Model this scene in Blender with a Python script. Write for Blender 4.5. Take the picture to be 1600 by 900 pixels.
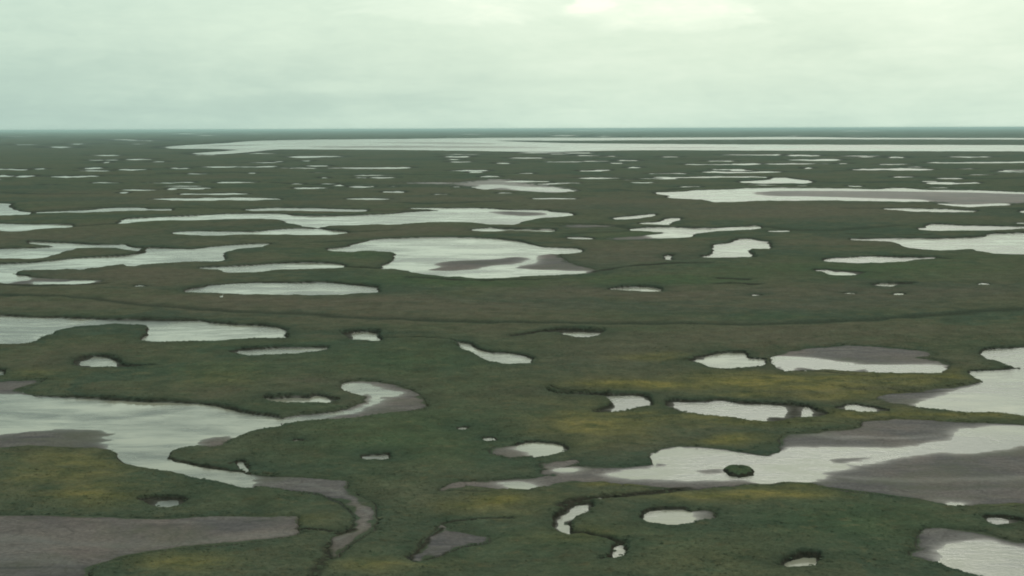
import bpy, math, random
import numpy as np
for o in list(bpy.data.objects): bpy.data.objects.remove(o)
C = bpy.context.scene.collection
S = bpy.context.scene

# ------------------------------------------------------------------ camera
W0, H0, F = 1600.0, 900.0, 2222.0           # 50 mm lens on a 36 mm wide frame
CAMH = 60.0
PITCH = math.atan(249.0 / F)
ROLL = math.atan(-5.0 / 1600.0)
fwd = np.array([0, math.cos(PITCH), -math.sin(PITCH)])
up0 = np.array([0, math.sin(PITCH), math.cos(PITCH)])
r0 = np.array([1.0, 0, 0])
RV = r0 * math.cos(ROLL) + up0 * math.sin(ROLL)
UV = up0 * math.cos(ROLL) - r0 * math.sin(ROLL)
from mathutils import Matrix
cam = bpy.data.cameras.new('camera'); cam.lens = 50; cam.sensor_width = 36; cam.sensor_fit = 'HORIZONTAL'
cam.clip_start = 1; cam.clip_end = 400000
co = bpy.data.objects.new('camera', cam); C.objects.link(co)
co.matrix_world = Matrix(((RV[0], UV[0], -fwd[0], 0), (RV[1], UV[1], -fwd[1], 0), (RV[2], UV[2], -fwd[2], CAMH), (0, 0, 0, 1)))
S.camera = co

# ------------------------------------------------------------------ world, sun, exposure
SUN_EL, SUN_AZ = math.radians(34), math.radians(12)      # ahead of the camera, a little to the right
w = bpy.data.worlds.new("World"); S.world = w; w.use_nodes = True
nt = w.node_tree; N = nt.nodes; L = nt.links; N.clear()
def nd(tree, t, **k):
    n = tree.nodes.new(t)
    for a, b in k.items(): setattr(n, a, b)
    return n
def inp(n, i, v): n.inputs[i].default_value = v
def ramp(tree, src, stops):
    n = nd(tree, 'ShaderNodeValToRGB'); cr = n.color_ramp
    while len(cr.elements) < len(stops): cr.elements.new(0.5)
    for e, (p, c) in zip(cr.elements, stops):
        e.position = p; e.color = (c, c, c, 1) if isinstance(c, (int, float)) else (*c, 1)
    if src is not None: tree.links.new(src, n.inputs[0])
    return n.outputs[0]
def math_(tree, op, a, b=None, c=None, clamp=False):
    n = nd(tree, 'ShaderNodeMath', operation=op); n.use_clamp = clamp
    for i, v in enumerate((a, b, c)):
        if v is None: continue
        if isinstance(v, (int, float)): n.inputs[i].default_value = v
        else: tree.links.new(v, n.inputs[i])
    return n.outputs[0]
def mix(tree, f, a, b, bt='MIX'):
    n = nd(tree, 'ShaderNodeMix', data_type='RGBA', blend_type=bt)
    for i, v in ((0, f), (6, a), (7, b)):
        if isinstance(v, (int, float)): n.inputs[i].default_value = v
        elif isinstance(v, tuple): n.inputs[i].default_value = (*v, 1)
        else: tree.links.new(v, n.inputs[i])
    return n.outputs[2]
def noise(tree, vec, scale, detail=4, rough=0.55, dist=0.0):
    n = nd(tree, 'ShaderNodeTexNoise'); inp(n, 'Scale', scale); inp(n, 'Detail', detail); inp(n, 'Roughness', rough); inp(n, 'Distortion', dist)
    tree.links.new(vec, n.inputs['Vector']); return n.outputs['Fac']
def vmul(tree, vec, s, off=(0, 0, 0)):
    n = nd(tree, 'ShaderNodeMapping'); n.inputs['Scale'].default_value = s; n.inputs['Location'].default_value = off
    tree.links.new(vec, n.inputs['Vector']); return n.outputs[0]

tc = nd(nt, 'ShaderNodeTexCoord')
sky = nd(nt, 'ShaderNodeTexSky', sky_type='NISHITA', sun_disc=False)
sky.sun_elevation = SUN_EL; sky.sun_rotation = SUN_AZ; sky.air_density = 1.5; sky.dust_density = 4.0
sp = nd(nt, 'ShaderNodeSeparateXYZ'); L.new(tc.outputs['Generated'], sp.inputs[0])
zz = math_(nt, 'MAXIMUM', sp.outputs[2], 0.0)
den = math_(nt, 'ADD', zz, 0.030)
cu = nd(nt, 'ShaderNodeCombineXYZ')
L.new(math_(nt, 'DIVIDE', sp.outputs[0], den), cu.inputs[0]); L.new(math_(nt, 'DIVIDE', sp.outputs[1], den), cu.inputs[1])
deck = cu.outputs[0]                                     # a flat cloud deck seen from below
dirv = tc.outputs['Generated']
n1 = noise(nt, vmul(nt, deck, (0.34, 0.14, 1), (3.1, 0.7, 0)), 1.0, 6, 0.55, 0.6)      # broad sheets
n2 = noise(nt, vmul(nt, dirv, (5.5, 5.5, 22), (0.35, 0, 0.4)), 1.0, 7, 0.5, 0.5)      # billows low over the horizon
n3 = noise(nt, vmul(nt, dirv, (26, 26, 120), (0, 0, 1.3)), 1.0, 5, 0.6, 0.5)
side = math_(nt, 'MULTIPLY', math_(nt, 'MINIMUM', sp.outputs[0], 0.10), 0.62)
lift = math_(nt, 'MULTIPLY', math_(nt, 'MINIMUM', zz, 0.16), 1.9)
t = math_(nt, 'ADD', math_(nt, 'MULTIPLY', n1, 0.22), math_(nt, 'MULTIPLY', n2, 0.42))
t = math_(nt, 'ADD', t, math_(nt, 'MULTIPLY', n3, 0.16))
t = math_(nt, 'ADD', t, side); t = math_(nt, 'ADD', t, lift)
def puff(px, py, wx, wz, amt):                        # one broad cloud mass at a bearing and height above the horizon
    ang = math.atan((px - 800) / F); el = (201 - py) / F
    dx = math_(nt, 'DIVIDE', math_(nt, 'SUBTRACT', sp.outputs[0], math.sin(ang)), wx); dz = math_(nt, 'DIVIDE', math_(nt, 'SUBTRACT', sp.outputs[2], el), wz)
    g = math_(nt, 'ADD', math_(nt, 'MULTIPLY', dx, dx), math_(nt, 'MULTIPLY', dz, dz))
    g = math_(nt, 'ADD', g, math_(nt, 'MULTIPLY', math_(nt, 'SUBTRACT', n4, .5), 2.6))
    return math_(nt, 'MULTIPLY', ramp(nt, g, [(0, 1), (.55, .72), (.8, .25), (1, 0)]), amt)
n4 = noise(nt, vmul(nt, dirv, (16, 16, 48), (2, 0, 0)), 1.0, 6, 0.6, 0.7)
for a_ in ((1030, 22, .075, .016, .26), (740, 18, .10, .012, .20), (860, -30, .16, .02, .12), (1420, 98, .13, .008, .08), (590, 135, .07, .006, .09), (1340, 5, .06, .005, .04), (60, 70, .05, .006, .08), (120, 120, .14, .020, -.10), (60, 190, .2, .015, -.05), (450, 165, .12, .010, -.07), (1200, 60, .1, .012, -.04)):
    t = math_(nt, 'ADD', t, puff(*a_[:4], a_[4] * .75))
t = math_(nt, 'ADD', t, math_(nt, 'MULTIPLY', math_(nt, 'SUBTRACT', noise(nt, vmul(nt, dirv, (34, 34, 95)), 1.0, 7, .7, .4), .5), .22))
t = math_(nt, 'ADD', t, 0.12)
cloudc = ramp(nt, t, [(0.0, (4.0, 5.6, 5.1)), (0.35, (5.2, 7.0, 6.1)), (0.62, (6.7, 8.5, 7.2)), (0.82, (7.9, 9.5, 8.1)), (1.0, (10.2, 11.0, 9.4))])
skyc = mix(nt, 0.92, sky.outputs[0], cloudc)
bg = nd(nt, 'ShaderNodeBackground'); inp(bg, 'Strength', 0.10); L.new(skyc, bg.inputs[0])
wo = nd(nt, 'ShaderNodeOutputWorld'); L.new(bg.outputs[0], wo.inputs[0])

sl = bpy.data.lights.new('sun', 'SUN'); sl.energy = 0.9; sl.angle = math.radians(25); sl.color = (1.0, 0.97, 0.86)
so = bpy.data.objects.new('sun', sl); C.objects.link(so)
so.rotation_euler = (math.radians(90) - SUN_EL, 0, math.pi - SUN_AZ)
S.view_settings.view_transform = 'Standard'; S.view_settings.look = 'None'
S.view_settings.exposure = 0.0; S.view_settings.gamma = 1.0; S.view_settings.use_curve_mapping = False
S.render.engine = 'CYCLES'
S.cycles.max_bounces = 4; S.cycles.volume_bounces = 0
S.cycles.filter_width = 1.9

# ------------------------------------------------------------------ picture pixel -> point of the ground
def px2xy(px, py, z=0.0):
    px = np.asarray(px, float); py = np.asarray(py, float)
    a = px - W0 / 2; b = py - H0 / 2
    d = fwd[:, None] * F + RV[:, None] * a - UV[:, None] * b
    dz = np.minimum(d[2], -0.6)
    t = (CAMH - z) / -dz
    return d[0] * t, d[1] * t
def xy2px(X, Y, z=0.0):
    dx, dy, dz = X, Y, z - CAMH
    f = dx * fwd[0] + dy * fwd[1] + dz * fwd[2]
    r = dx * RV[0] + dy * RV[1] + dz * RV[2]
    u = dx * UV[0] + dy * UV[1] + dz * UV[2]
    return W0 / 2 + F * r / f, H0 / 2 - F * u / f

# ------------------------------------------------------------------ the shores, read off the photograph and laid on the ground
EX = -60
def P(s): return [tuple(float(c) for c in q.split(',')) for q in s.split()]
# open water: (label, outline)
WATER = [
('wide pale pond along the left edge, its tail running into the muddy channel', '-160,612 -60,614 0,616 30,617 60,620 120,623 180,626 230,629 300,631 345,635 370,643 400,649 436,653 439,658 432,664 400,669 375,676 358,681 335,684 310,690 280,695 265,701 258,710 260,717 275,723 300,727 340,734 378,738 388,742 400,748 399,756 385,757 365,752 330,745 300,740 270,733 245,731 220,723 190,713 182,702 175,696 160,692 185,688 160,684 188,678 150,671 80,671 40,674 0,680 -60,682 -160,686'),
('thin crescent of water hooking round a green spit beside the wide left pond', '531,600 560,598 590,606 605,611 625,614 612,618 596,620 592,632 560,643 520,650 470,654 440,658 440,654 520,646 550,641 560,637 575,634 580,625 577,617 560,611 540,607'),
('thin bright sliver inside the green spit, left of the crescent channel', '413,622 430,624 460,621 485,622 495,618 503,619 518,624 500,626 460,626 430,627'),
('small jagged puddle below the long pond of the left edge', '117,566 140,562 145,558 160,558 178,563 184,569 145,571 140,566'),
('broad pond at the left edge, split by a green bluff hanging into it', '-160,491 -60,492 0,494 50,496 100,497 180,500 250,501 310,501 330,505 370,508 400,509 430,512 448,518 446,524 453,529 430,528 400,527 380,529 340,530 300,532 250,534 222,532 221,529 232,524 229,520 230,508 200,507 180,506 140,509 110,512 82,518 83,522 70,525 52,534 30,535 0,535 -60,536 -160,536'),
('long thin pond under the tip of the broad left-edge pond', '378,548 400,547 440,544 512,543 495,548 450,551 400,552 378,551'),
('small squarish pond at the left end of a dark ditch', '549,521 565,519 580,519 594,526 595,531 575,529 555,528'),
('slanting narrow pond at the right end of a dark ditch', '713,535 725,536 740,542 755,549 770,552 800,552 820,556 835,562 825,566 800,567 770,562 752,556 748,551 730,544'),
('small pond under a long dark arched bank', '880,521 905,520 935,521 934,524 915,527 905,524 885,523'),
('small lens of water alone in brown tundra above the dark swale', '950,452 975,450 1000,448 1020,450 1036,453 1034,455 1000,455 980,454'),
('long flat pond with blunt right end, the white bird below it', '287,455 310,451 330,446 370,443 400,442 440,442 460,443 505,441 520,443 545,445 560,447 590,449 596,454 585,458 540,459 470,459 400,459 340,457 300,457'),
('narrow pointed pond just above the long flat pond', '305,419 345,417 400,415 430,412 480,411 525,412 540,416 525,418 500,420 450,422 400,424 350,424 345,420'),
('winding pond rising to the right from the left edge, forked at its top', '-160,420 -60,418 0,413 60,410 100,405 150,402 200,400 228,396 228,388 260,388 300,390 340,385 400,381 423,381 400,385 360,389 342,395 353,403 345,406 310,407 220,412 205,415 195,412 140,418 130,420 110,419 60,421 30,423 15,426 30,430 45,431 48,436 40,438 0,440 -60,441 -160,441'),
('thin streak of water on the mud below the winding left pond', '55,440 100,441 120,439 145,438 150,439 115,441 60,442'),
('ragged pond at the left edge with a hooked finger to the right', '-160,391 -60,390 0,389 60,388 88,386 85,383 60,381 46,380 45,378 80,379 120,381 140,383 180,383 195,382 200,387 218,388 215,390 205,391 190,389 180,385 140,385 100,390 80,398 60,403 0,403 -60,404 -160,404'),
('tapering pond at the left edge above the ragged hooked one', '-160,347 -60,347 0,349 40,351 100,351 113,353 60,358 25,362 0,359 -60,357 -160,357'),
('blunt pond end cut off by the left edge, beside a thin long channel', '-160,316 -60,316 0,318 15,319 14,325 20,329 45,332 40,335 0,336 -60,337 -160,337'),
('thin long channel leading right from the blunt left-edge pond', '52,332 100,330 140,328 160,326 185,325 225,325 240,327 270,327 270,328 200,329 140,331 60,333'),
('thin straight strip of water above the great branching pond', '380,328 405,326 440,325 500,326 580,328 560,329 500,329 420,329'),
('great branching pond stretching from the left to mid picture', '188,348 192,344 205,341 260,339 330,336 360,334 400,334 440,334 470,338 520,338 560,337 620,334 650,331 690,329 685,326 640,325 700,325 720,325 740,325 770,326 800,328 855,329 858,331 890,333 902,335 880,338 840,341 820,343 800,351 770,350 740,346 700,346 660,347 610,350 560,351 510,352 500,355 485,354 470,350 447,347 455,344 430,342 400,342 340,343 280,344 220,346'),
('low pond directly under the great branching pond', '268,364 290,362 320,361 350,362 400,362 420,361 440,358 470,357 500,358 515,360 545,362 530,366 515,367 480,367 420,366 400,366 350,367 320,368 290,366'),
('large bowl-shaped pond with a mud bank inside, centre of the picture', '508,390 540,386 560,380 580,375 605,373 640,372 700,371 750,372 800,376 850,387 900,388 912,391 900,394 850,397 835,402 838,411 800,418 820,421 870,423 930,424 870,427 830,430 800,433 760,433 700,431 660,426 620,420 595,418 608,410 612,402 625,396 610,393 580,392 545,394 530,393'),
('slim pond above the right rim of the large bowl-shaped pond', '737,359 755,357 765,356 780,358 830,359 868,359 860,361 800,361 760,361 745,361'),
('little slanting pond, uppermost of the three right of centre', '960,341 990,338 1020,334 1021,337 1000,340 970,342'),
('small wedge of water between the slanting pond and the forked one', '1000,348 1030,347 1045,341 1066,341 1045,347 1040,351 1025,350 1010,350'),
('forked pond with a long thin right arm', '985,359 1000,356 1050,355 1080,357 1120,357 1150,355 1180,353 1190,354 1170,357 1130,359 1085,363 1083,368 1060,370 1030,370 1010,368 1040,364 1042,361 1010,360'),
('short dash of water left of the forked pond', '883,371 905,371 930,373 915,374 890,373'),
('blocky irregular pond on green ground right of centre', '1097,402 1105,399 1118,393 1115,386 1113,382 1130,381 1150,378 1155,374 1170,373 1185,376 1202,378 1196,382 1204,388 1180,389 1165,388 1165,391 1172,395 1178,401 1150,403 1110,403'),
('tiny square puddle left of the blocky pond', '1040,402 1044,399 1050,400 1049,405 1042,404'),
('long ribbon pond in two strands with mauve mud between', '1020,301 1060,300 1098,297 1130,296.5 1170,294 1200,293.5 1300,294.5 1370,296 1400,293.5 1412,294 1440,297 1520,297 1600,300.5 1760,303 1760,306 1600,303.5 1500,299.5 1440,299 1370,298 1300,297.5 1215,298 1180,300 1175,303 1200,306 1240,306.5 1300,308 1360,310 1430,311.5 1450,314 1400,314.5 1355,313 1300,312.5 1200,313 1120,316 1110,313 1100,311 1060,309 1045,308 1052,305 1035,303'),
('short strip of water under the mauve mud of the ribbon pond', '1460,318 1500,320 1530,319 1575,318 1580,319 1540,321 1510,323 1490,321'),
('hair-thin strip of water below the ribbon pond', '1375,326 1420,326 1480,327 1530,330 1480,331 1420,329'),
('thin strip cut off by the right edge below the ribbon pond', '1588,330 1600,329 1760,330 1760,333 1600,333'),
('flat pond with a notched left end at the right edge', '1430,356 1445,356 1450,351 1470,351 1500,353 1560,354 1600,354 1760,355 1760,358 1600,357 1560,359 1480,360 1445,359'),
('large pond at the right edge with a long pointed left arm', '1325,374 1400,373 1480,373 1540,371 1542,366 1570,365 1600,364 1760,363 1760,397 1600,396 1560,396 1540,392 1520,388 1470,390 1430,388 1410,382 1405,378 1380,376 1340,375'),
('slim lens-shaped pond below the long pointed arm', '1282,407 1300,404 1350,401 1370,401 1400,403 1465,403 1440,405 1400,408 1340,410 1300,409'),
('little two-lobed pond below the slim lens-shaped pond', '1275,422 1297,422 1305,426 1318,425 1340,428 1320,430 1303,430 1298,426 1285,424'),
('tiny puddle under a dark bank line in brown tundra', '1368,444 1400,444 1388,447 1372,447'),
('bright pond with low left point, left of the mud-floored pond', '1085,562 1100,562 1108,557 1130,551 1165,552 1170,560 1195,562 1190,567 1160,570 1130,573 1105,570 1095,566'),
('bright curved strip along the near side of a grey mud floor', '1202,562 1215,557 1260,559 1300,565 1350,570 1400,571 1470,570 1478,578 1450,580 1400,579 1370,579 1365,576 1300,573 1240,573 1230,576 1215,569'),
('big bay of water at the right edge round two dark-tipped spits', '1535,548 1560,545 1600,543 1760,541 1760,652 1600,646 1560,641 1500,640 1470,636 1430,632 1440,627 1470,622 1490,615 1520,605 1545,598 1540,592 1520,583 1517,580 1560,579 1590,577 1598,573 1570,565 1545,557'),
('wide tidal channel winding through grey mud, a green islet standing in it', '955,742 975,736 1010,731 1045,726 1020,722 1014,715 1030,706 1060,699 1085,702 1120,703 1145,706 1170,712 1210,715 1225,707 1245,700 1290,700 1330,700 1400,702 1450,694 1485,690 1495,680 1505,672 1550,668 1600,667 1760,667 1760,688 1600,695 1550,703 1500,707 1450,705 1420,710 1390,718 1350,726 1320,725 1330,732 1280,738 1290,742 1275,748 1230,745 1200,750 1150,749 1100,749 1040,750 990,749 965,746'),
('small oval puddle on the mud tongue left of the tidal channel', '787,755 810,753 830,756 832,760 815,762 790,761'),
('tiny oval puddle just above the oval one on the mud tongue', '862,734 880,731 897,733 893,736 875,737'),
('lens-shaped pond under a black arched bank, mud at its left', '803,698 820,693 840,691 860,692 885,697 870,702 845,707 825,705 812,701'),
('half-moon pond in the crook of a curling dark bank', '945,620 960,618 995,619 1010,625 1017,630 990,634 955,639 957,632 953,624'),
('long bright pond under a thick dark bank amid yellow moss', '1050,629 1070,629 1100,628 1120,626 1140,627 1160,634 1200,632 1225,636 1229,647 1205,645 1198,650 1200,655 1170,654 1140,648 1110,646 1070,640'),
('small triangular puddle at the right end of the thick dark bank', '1250,647 1262,635 1270,640 1273,647'),
('thin slanting puddle right of the triangular one', '1320,635 1335,632 1350,636 1372,640 1340,638'),
('boomerang-shaped strip of water at the bend of a dark gully', '874,807 891,797 905,791 921,789 915,794 893,803 882,809 883,816 894,824 890,827 878,820 873,814'),
('tiny glint of water at the lower bend of the dark gully', '962,855 970,852 975,853 970,862 955,869 958,862'),
('clean oval pond on green ground with a pink mud tip at its right', '1000,805 1015,799 1040,797 1070,797 1090,804 1085,810 1060,815 1030,813 1005,809'),
('small rounded puddle near the bottom edge under a brown bank', '1228,881 1240,874 1250,870 1276,870 1270,880 1250,883'),
('pale pond in the bottom right corner with mauve mud round it', '1464,860 1480,853 1500,845 1525,842 1545,844 1555,850 1600,860 1760,890 1760,990 1600,945 1545,898 1500,885 1475,877'),
('small bright sliver below the grey mud at the right edge', '1540,809 1560,808 1582,813 1565,814 1548,813'),
('thin glint in a dark hollow on the left green point', '243,784 275,782 262,786 250,786'),
('pale needle-thin streak of water in the middle green plain', '566,714 590,712 611,711 590,714.5 570,716'),
('tiny notch of water by the tip of the green tongue, lower left', '375,722 384,721 389,728 383,731 379,727'),
('tiny puddle cut off by the left edge above the pink mud', '-40,579 4,581 2,584 -40,587'),
('vast bright lagoon band below the horizon', '256,230 290,227 350,224 400,220 500,218 620,217 720,217 800,221.5 900,224 1200,226 1900,227 1900,237 1200,235 1000,234 850,237 780,236 650,234 480,233 430,233 400,236 340,241 292,240 340,237 380,234 330,232 270,232'),
('thin upper strand of water above the vast bright lagoon', '620,217 800,215 1000,215.3 1250,213.8 1340,215.4 1900,216 1900,218 1200,217.3 900,219.5 740,219.3'),
('pale silty pond rising in a low hump, mid distance', '745,292 775,289.5 800,290.5 830,292.5 860,293.5 893,297 880,299 850,298.5 815,296 790,293 770,293.5 755,295'),
('stepped bright pond above the ribbon pond', '1155,284 1205,281 1212,277.5 1230,277.5 1240,280 1268,283 1260,286 1180,286'),
]
# bare mud floors: (label or None, outline)
MUD = [
('brown mud flat across the bottom left corner', '-160,803 0,806 100,808 260,810 400,808 462,809 468,820 465,832 420,842 340,850 250,858 190,868 150,880 135,905 110,1000 -160,1000'),
('muddy channel curling down from the wide left pond to the bottom edge', '388,742 410,745 450,746 500,750 547,754 540,765 565,778 578,787 590,800 594,807 586,815 588,825 570,835 548,848 530,862 518,872 514,868 519,850 516,842 535,836 553,824 557,812 552,800 543,790 525,778 490,768 450,762 420,758 392,753'),
('grey mud strip between the wide left pond and the left green point', '-160,678 -60,678 0,676 80,665 190,668 205,690 186,700 160,697 100,698 60,696 0,698 -60,700 -160,702'),
('small mud lip at the head of the lower left green tongue', '300,690 330,680 365,674 358,687 340,694 310,694'),
('pinkish mud wedge at the left edge above the wide left pond', '-160,594 -60,595 0,597 30,596 70,594 45,602 25,608 22,612 60,620 0,620 -160,620'),
('streaky mud floor of the crescent channel', '530,598 560,594 600,599 640,608 655,620 668,632 650,640 600,645 560,651 500,655 440,658 440,653 540,642 575,628 570,615 540,610'),
('pinkish mud below the winding left-edge pond', '40,433 90,436 140,438 165,439 120,443 60,443 0,442 0,436'),
('grey mud bank on the right side of the large bowl-shaped pond', '780,396 840,393 870,396 880,404 900,415 942,424 880,427 780,425'),
('thin mud streak left of the forked pond', '940,372 1000,369 1050,364 1060,369 1030,372 980,375'),
('mauve mud between the strands of the ribbon pond', '1165,297 1250,296.5 1400,295.5 1600,301 1760,303 1760,316 1600,316 1560,321 1480,319 1450,314 1300,311.5 1200,308 1165,303'),
('grey rippled mud floor beside the bright curved strip', '1202,560 1230,551 1270,544 1320,541 1370,543 1420,547 1450,549 1460,552 1436,557 1436,561 1480,565 1484,579 1365,580 1300,575 1220,577'),
('mud shelf along the left shore of the right-edge bay', '1370,622 1400,615 1440,611 1490,605 1540,596 1548,599 1500,620 1440,634 1400,628'),
('broad grey mud flat round the tidal channel at the right edge', '1225,680 1260,678 1300,674 1340,670 1345,665 1350,660 1390,655 1450,658 1490,661 1560,662 1600,665 1760,668 1760,792 1600,788 1540,788 1500,787 1460,780 1400,775 1340,766 1280,757 1270,750 1225,748 1170,753 1100,759 1080,764 1040,762 1000,757 950,750 900,750 870,755 840,760 800,765 770,763 740,757 700,764 685,764 705,756 780,751 845,746 865,740 845,735 860,731 900,728 960,731 1000,729 1022,724 1015,712 1030,703 1060,698 1100,699 1140,703 1180,710 1205,714 1226,704 1218,690'),
('grey mud left of the lens-shaped pond', '772,700 810,697 835,708 800,713 768,705'),
('pink mud streak above the tiny oval puddle', '845,725 870,722 900,719.5 895,723 860,728 845,728'),
('pink mud tip at the right of the clean oval pond', '1083,800 1110,798 1120,803 1112,810 1083,811'),
('mauve mud round the bottom right corner pond', '1430,845 1440,828 1480,827 1535,832 1560,840 1600,850 1760,868 1760,1000 1590,935 1540,895 1480,878 1440,870 1418,866 1450,858 1435,852'),
('grey mud hollow near the bottom edge, centre left', '637,872 650,862 658,845 685,825 692,822 705,830 740,836 770,842 735,848 700,858 670,870 655,877'),
('pinkish silt round the low hump pond, mid distance', '690,288 720,284 745,281 765,279.5 800,280 815,282 845,288 895,294 900,298 870,301 840,300 800,297 760,296 735,291'),
('thin mud streak right of the slim pond', '870,353 900,351 955,352 965,354 900,355'),
('reddish mud streak above the ribbon pond at centre', '620,286 675,284 725,285 725,288 660,287'),
]
# dark peaty hollows that are wider than the water they hold
PEAT = ['405,621 430,619 470,617 500,613 525,617 530,622 515,627 440,628', '108,562 135,554 160,553 185,559 200,567 240,568 200,571 185,571 140,573 112,568',
'362,547 380,542 420,540 480,541 515,543 490,549 400,553 370,551', '530,519 560,514 590,515 596,520 597,531 550,529', '713,533 730,532 760,545 800,549 836,561 800,568 760,561 740,550',
'800,521 840,515 870,512 910,512 940,515 943,519 935,525 910,528 885,524 875,520 840,519 810,523', '1268,419 1310,420 1355,423 1340,429 1300,430', '1355,442 1380,440 1430,440 1432,442 1400,445 1385,448 1365,447',
'1070,561 1100,552 1130,547 1165,549 1172,557 1198,562 1185,568 1130,574', '795,693 805,687 830,685 860,686 885,690 888,697 860,705 840,708 800,705',
'852,604 862,609 900,612 950,611 1000,612 1015,618 1020,629 990,635 955,640 925,641 940,634 953,630 950,622 940,618 880,615 862,612',
'1035,625 1060,620 1115,622 1130,622 1200,625 1250,628 1275,632 1295,643 1275,648 1240,649 1205,656 1140,650 1070,642', '1305,632 1330,627 1360,630 1390,635 1385,639 1345,640',
'995,805 1005,796 1040,792 1080,793 1100,798 1090,812 1050,817 1010,812', '1218,880 1235,864 1255,858 1280,860 1280,872 1270,882 1230,884', '1530,802 1560,798 1600,803 1600,812 1550,815',
'210,774 240,770 285,772 290,777 270,785 245,786 215,778', '867,800 880,790 900,783 925,778 928,788 918,796 897,805 885,812 888,818 900,826 893,830 878,824 868,815', 
'1270,543 1320,539 1370,541 1330,545', '1095,698 1150,703 1200,711 1190,714 1120,706']
# mud bars standing in the water
BARS = ['662,422 690,417 675,413 700,408 770,405 810,401 832,404 812,412 770,416 745,421 700,424', '1290,718 1340,714 1378,714 1345,722 1318,726 1300,722', '1085,736 1130,732 1130,740 1100,741', '760,330 800,330 850,332 860,335.5 820,338 780,335', '470,229.5 620,227.5 800,229 900,231 700,231.2 520,230.8', '560,223 700,222 790,225 700,225.2', '930,230.5 1080,230 1200,231 1080,231.6', '300,229 360,226.5 420,226 370,228.4']
# swales and gullies: outline of the bed, width in metres, depth, darkness
DITCH = [('-160,458 0,461 60,463 130,466 200,474 280,482 400,489 500,493 600,498 700,502 800,504 900,506 1000,507 1200,508 1300,505 1400,500 1450,493 1500,490 1600,484 1760,478', 3.2, .5, 1.0),
('595,529 650,529 700,530 722,535', .9, .6, 1), ('512,846 513,862 508,876 496,890 486,915', .9, .7, .7), ('880,790 900,782 930,776 1000,769 1050,764 1078,760', 1.5, .8, 1), ('893,828 930,835 960,842 975,847 970,856 950,866 936,874', .6, .8, 1),
('690,815 720,811 760,808 800,808', .5, .5, .8), ('640,872 655,855 668,838 690,822', .4, .6, .9), ('360,722 378,718', .4, .5, .9), ('920,424 975,417 1050,412 1110,412', 2.5, .5, .8), ('1195,354 1240,359 1300,361 1350,356 1400,352', 5, .5, .8),
('1125,436 1165,437', 2.5, .5, 1), ('1120,445 1150,443 1185,445', 2.5, .6, 1), ('468,824 500,827 530,832 552,824', .5, .7, 1), ('262,712 300,722 340,728 380,736', .4, .5, .9), ('1100,573 1140,578', .8, .3, .5), ('1240,575 1300,580 1370,587', .7, .45, .8),
('1390,605 1440,612 1500,606', .6, .4, .8), ('200,569 245,571', .7, .4, .8), ('700,764 760,770 820,764', .4, .3, .5), ('1225,660 1290,657 1345,664', .5, .4, .6), ('455,566 520,572 560,570', .8, .2, .35), ('60,594 90,592', .5, .4, .8), ('858,604 870,610 900,613 950,612', .45, .8, 1), ('922,641 940,637 952,630', .5, .8, 1), ('803,522 830,518 870,514 940,516', .7, .9, 1), ('1232,628 1250,632 1275,636', .5, .8, 1), ('1040,412 1000,414 975,417', 1.5, .5, 1), ('108,562 135,556 160,554 185,559', .5, .8, 1), ('900,784 925,777 960,772', .9, .9, 1), ('1280,600 1340,607 1400,612', .6, .3, .55)]
# faraway slivers of water: centre, half width, thickness
SLIV = [(95,230,17,2),(121,225,10,1.4),(214,225,5,1),(236,220,10,1),(164,254,4,2),(175,250,10,1.2),(220,249,20,2),(250,253,10,1.5),(15,265,28,4),(62,264,8,1.5),(146,263,14,2.5),(208,265,24,2.2),(285,263,15,1.7),(360,261,48,1.5),
(8,275,14,3),(40,275,12,3),(85,276.5,25,1.2),(122,276,38,3.4),(162,286,20,2.2),(250,286,24,1.6),(291,285,15,1.5),(370,285,28,2.3),(75,289,7,1),(215,297,25,2.3),(193,301,5,2),(267,296,6,2.2),(307,295,12,3),(335,303,53,3),(335,311,102,5),
(490,245,45,2.5),(415,260,15,1.2),(495,259,18,2),(580,262.5,66,3),(715,245,18,2),(717,253,16,1.6),(825,247,28,2),(735,267,30,1.6),(745,269,10,2),(507,278,4,1.5),(565,278,9,2),(600,278,8,1.5),(767,276,15,2),(487,294,27,2.7),(530,290,6,2),(565,292,20,2),(615,300,17,4.2),(577,311,33,2.6),
(760,293.5,9,2),(788,302,12,1.6),(690,304,9,1),(878,253,32,1.2),(980,251,12,1.2),(966,255,9,1.5),(990,262,9,2),(925,267,17,2),(822,271,9,1.5),(930,278.5,40,2),(865,310,36,2),(875,241,15,1),(860,238.6,58,1.5),(920,243,18,1.1),
(1110,257,42,1.5),(1168,256,22,3),(1140,265,24,2),(1160,269,60,3),(1110,277,90,3.6),(1170,242,40,1.2),(1253,243,27,3),(1270,250,42,3),(1245,256,48,2),(1262,263,6,1.5),(1350,245,12,1.2),(1400,246,12,2),(1400,257,25,1.1),(1395,265,62,4),(1543,254,95,3),(1510,264,14,1.3),(1485,279,20,1.2),(1490,286,43,4.6),(1590,266,14,1.2),
(945,204.5,65,1.1),(1340,205,25,.9),(1225,204.6,14,.7),(1215,361,16,1.6),(1595,349,10,1.8),(1180,461,7,1.6),(1325,458,7,1.4),(1402,459,8,1.4),(1539,443,8,1.4),(220,447,8,1.6),(763,686,9,1.5),(722,669,7,1.4),(465,689,5,1.2),(1490,787,9,2)]
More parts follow.
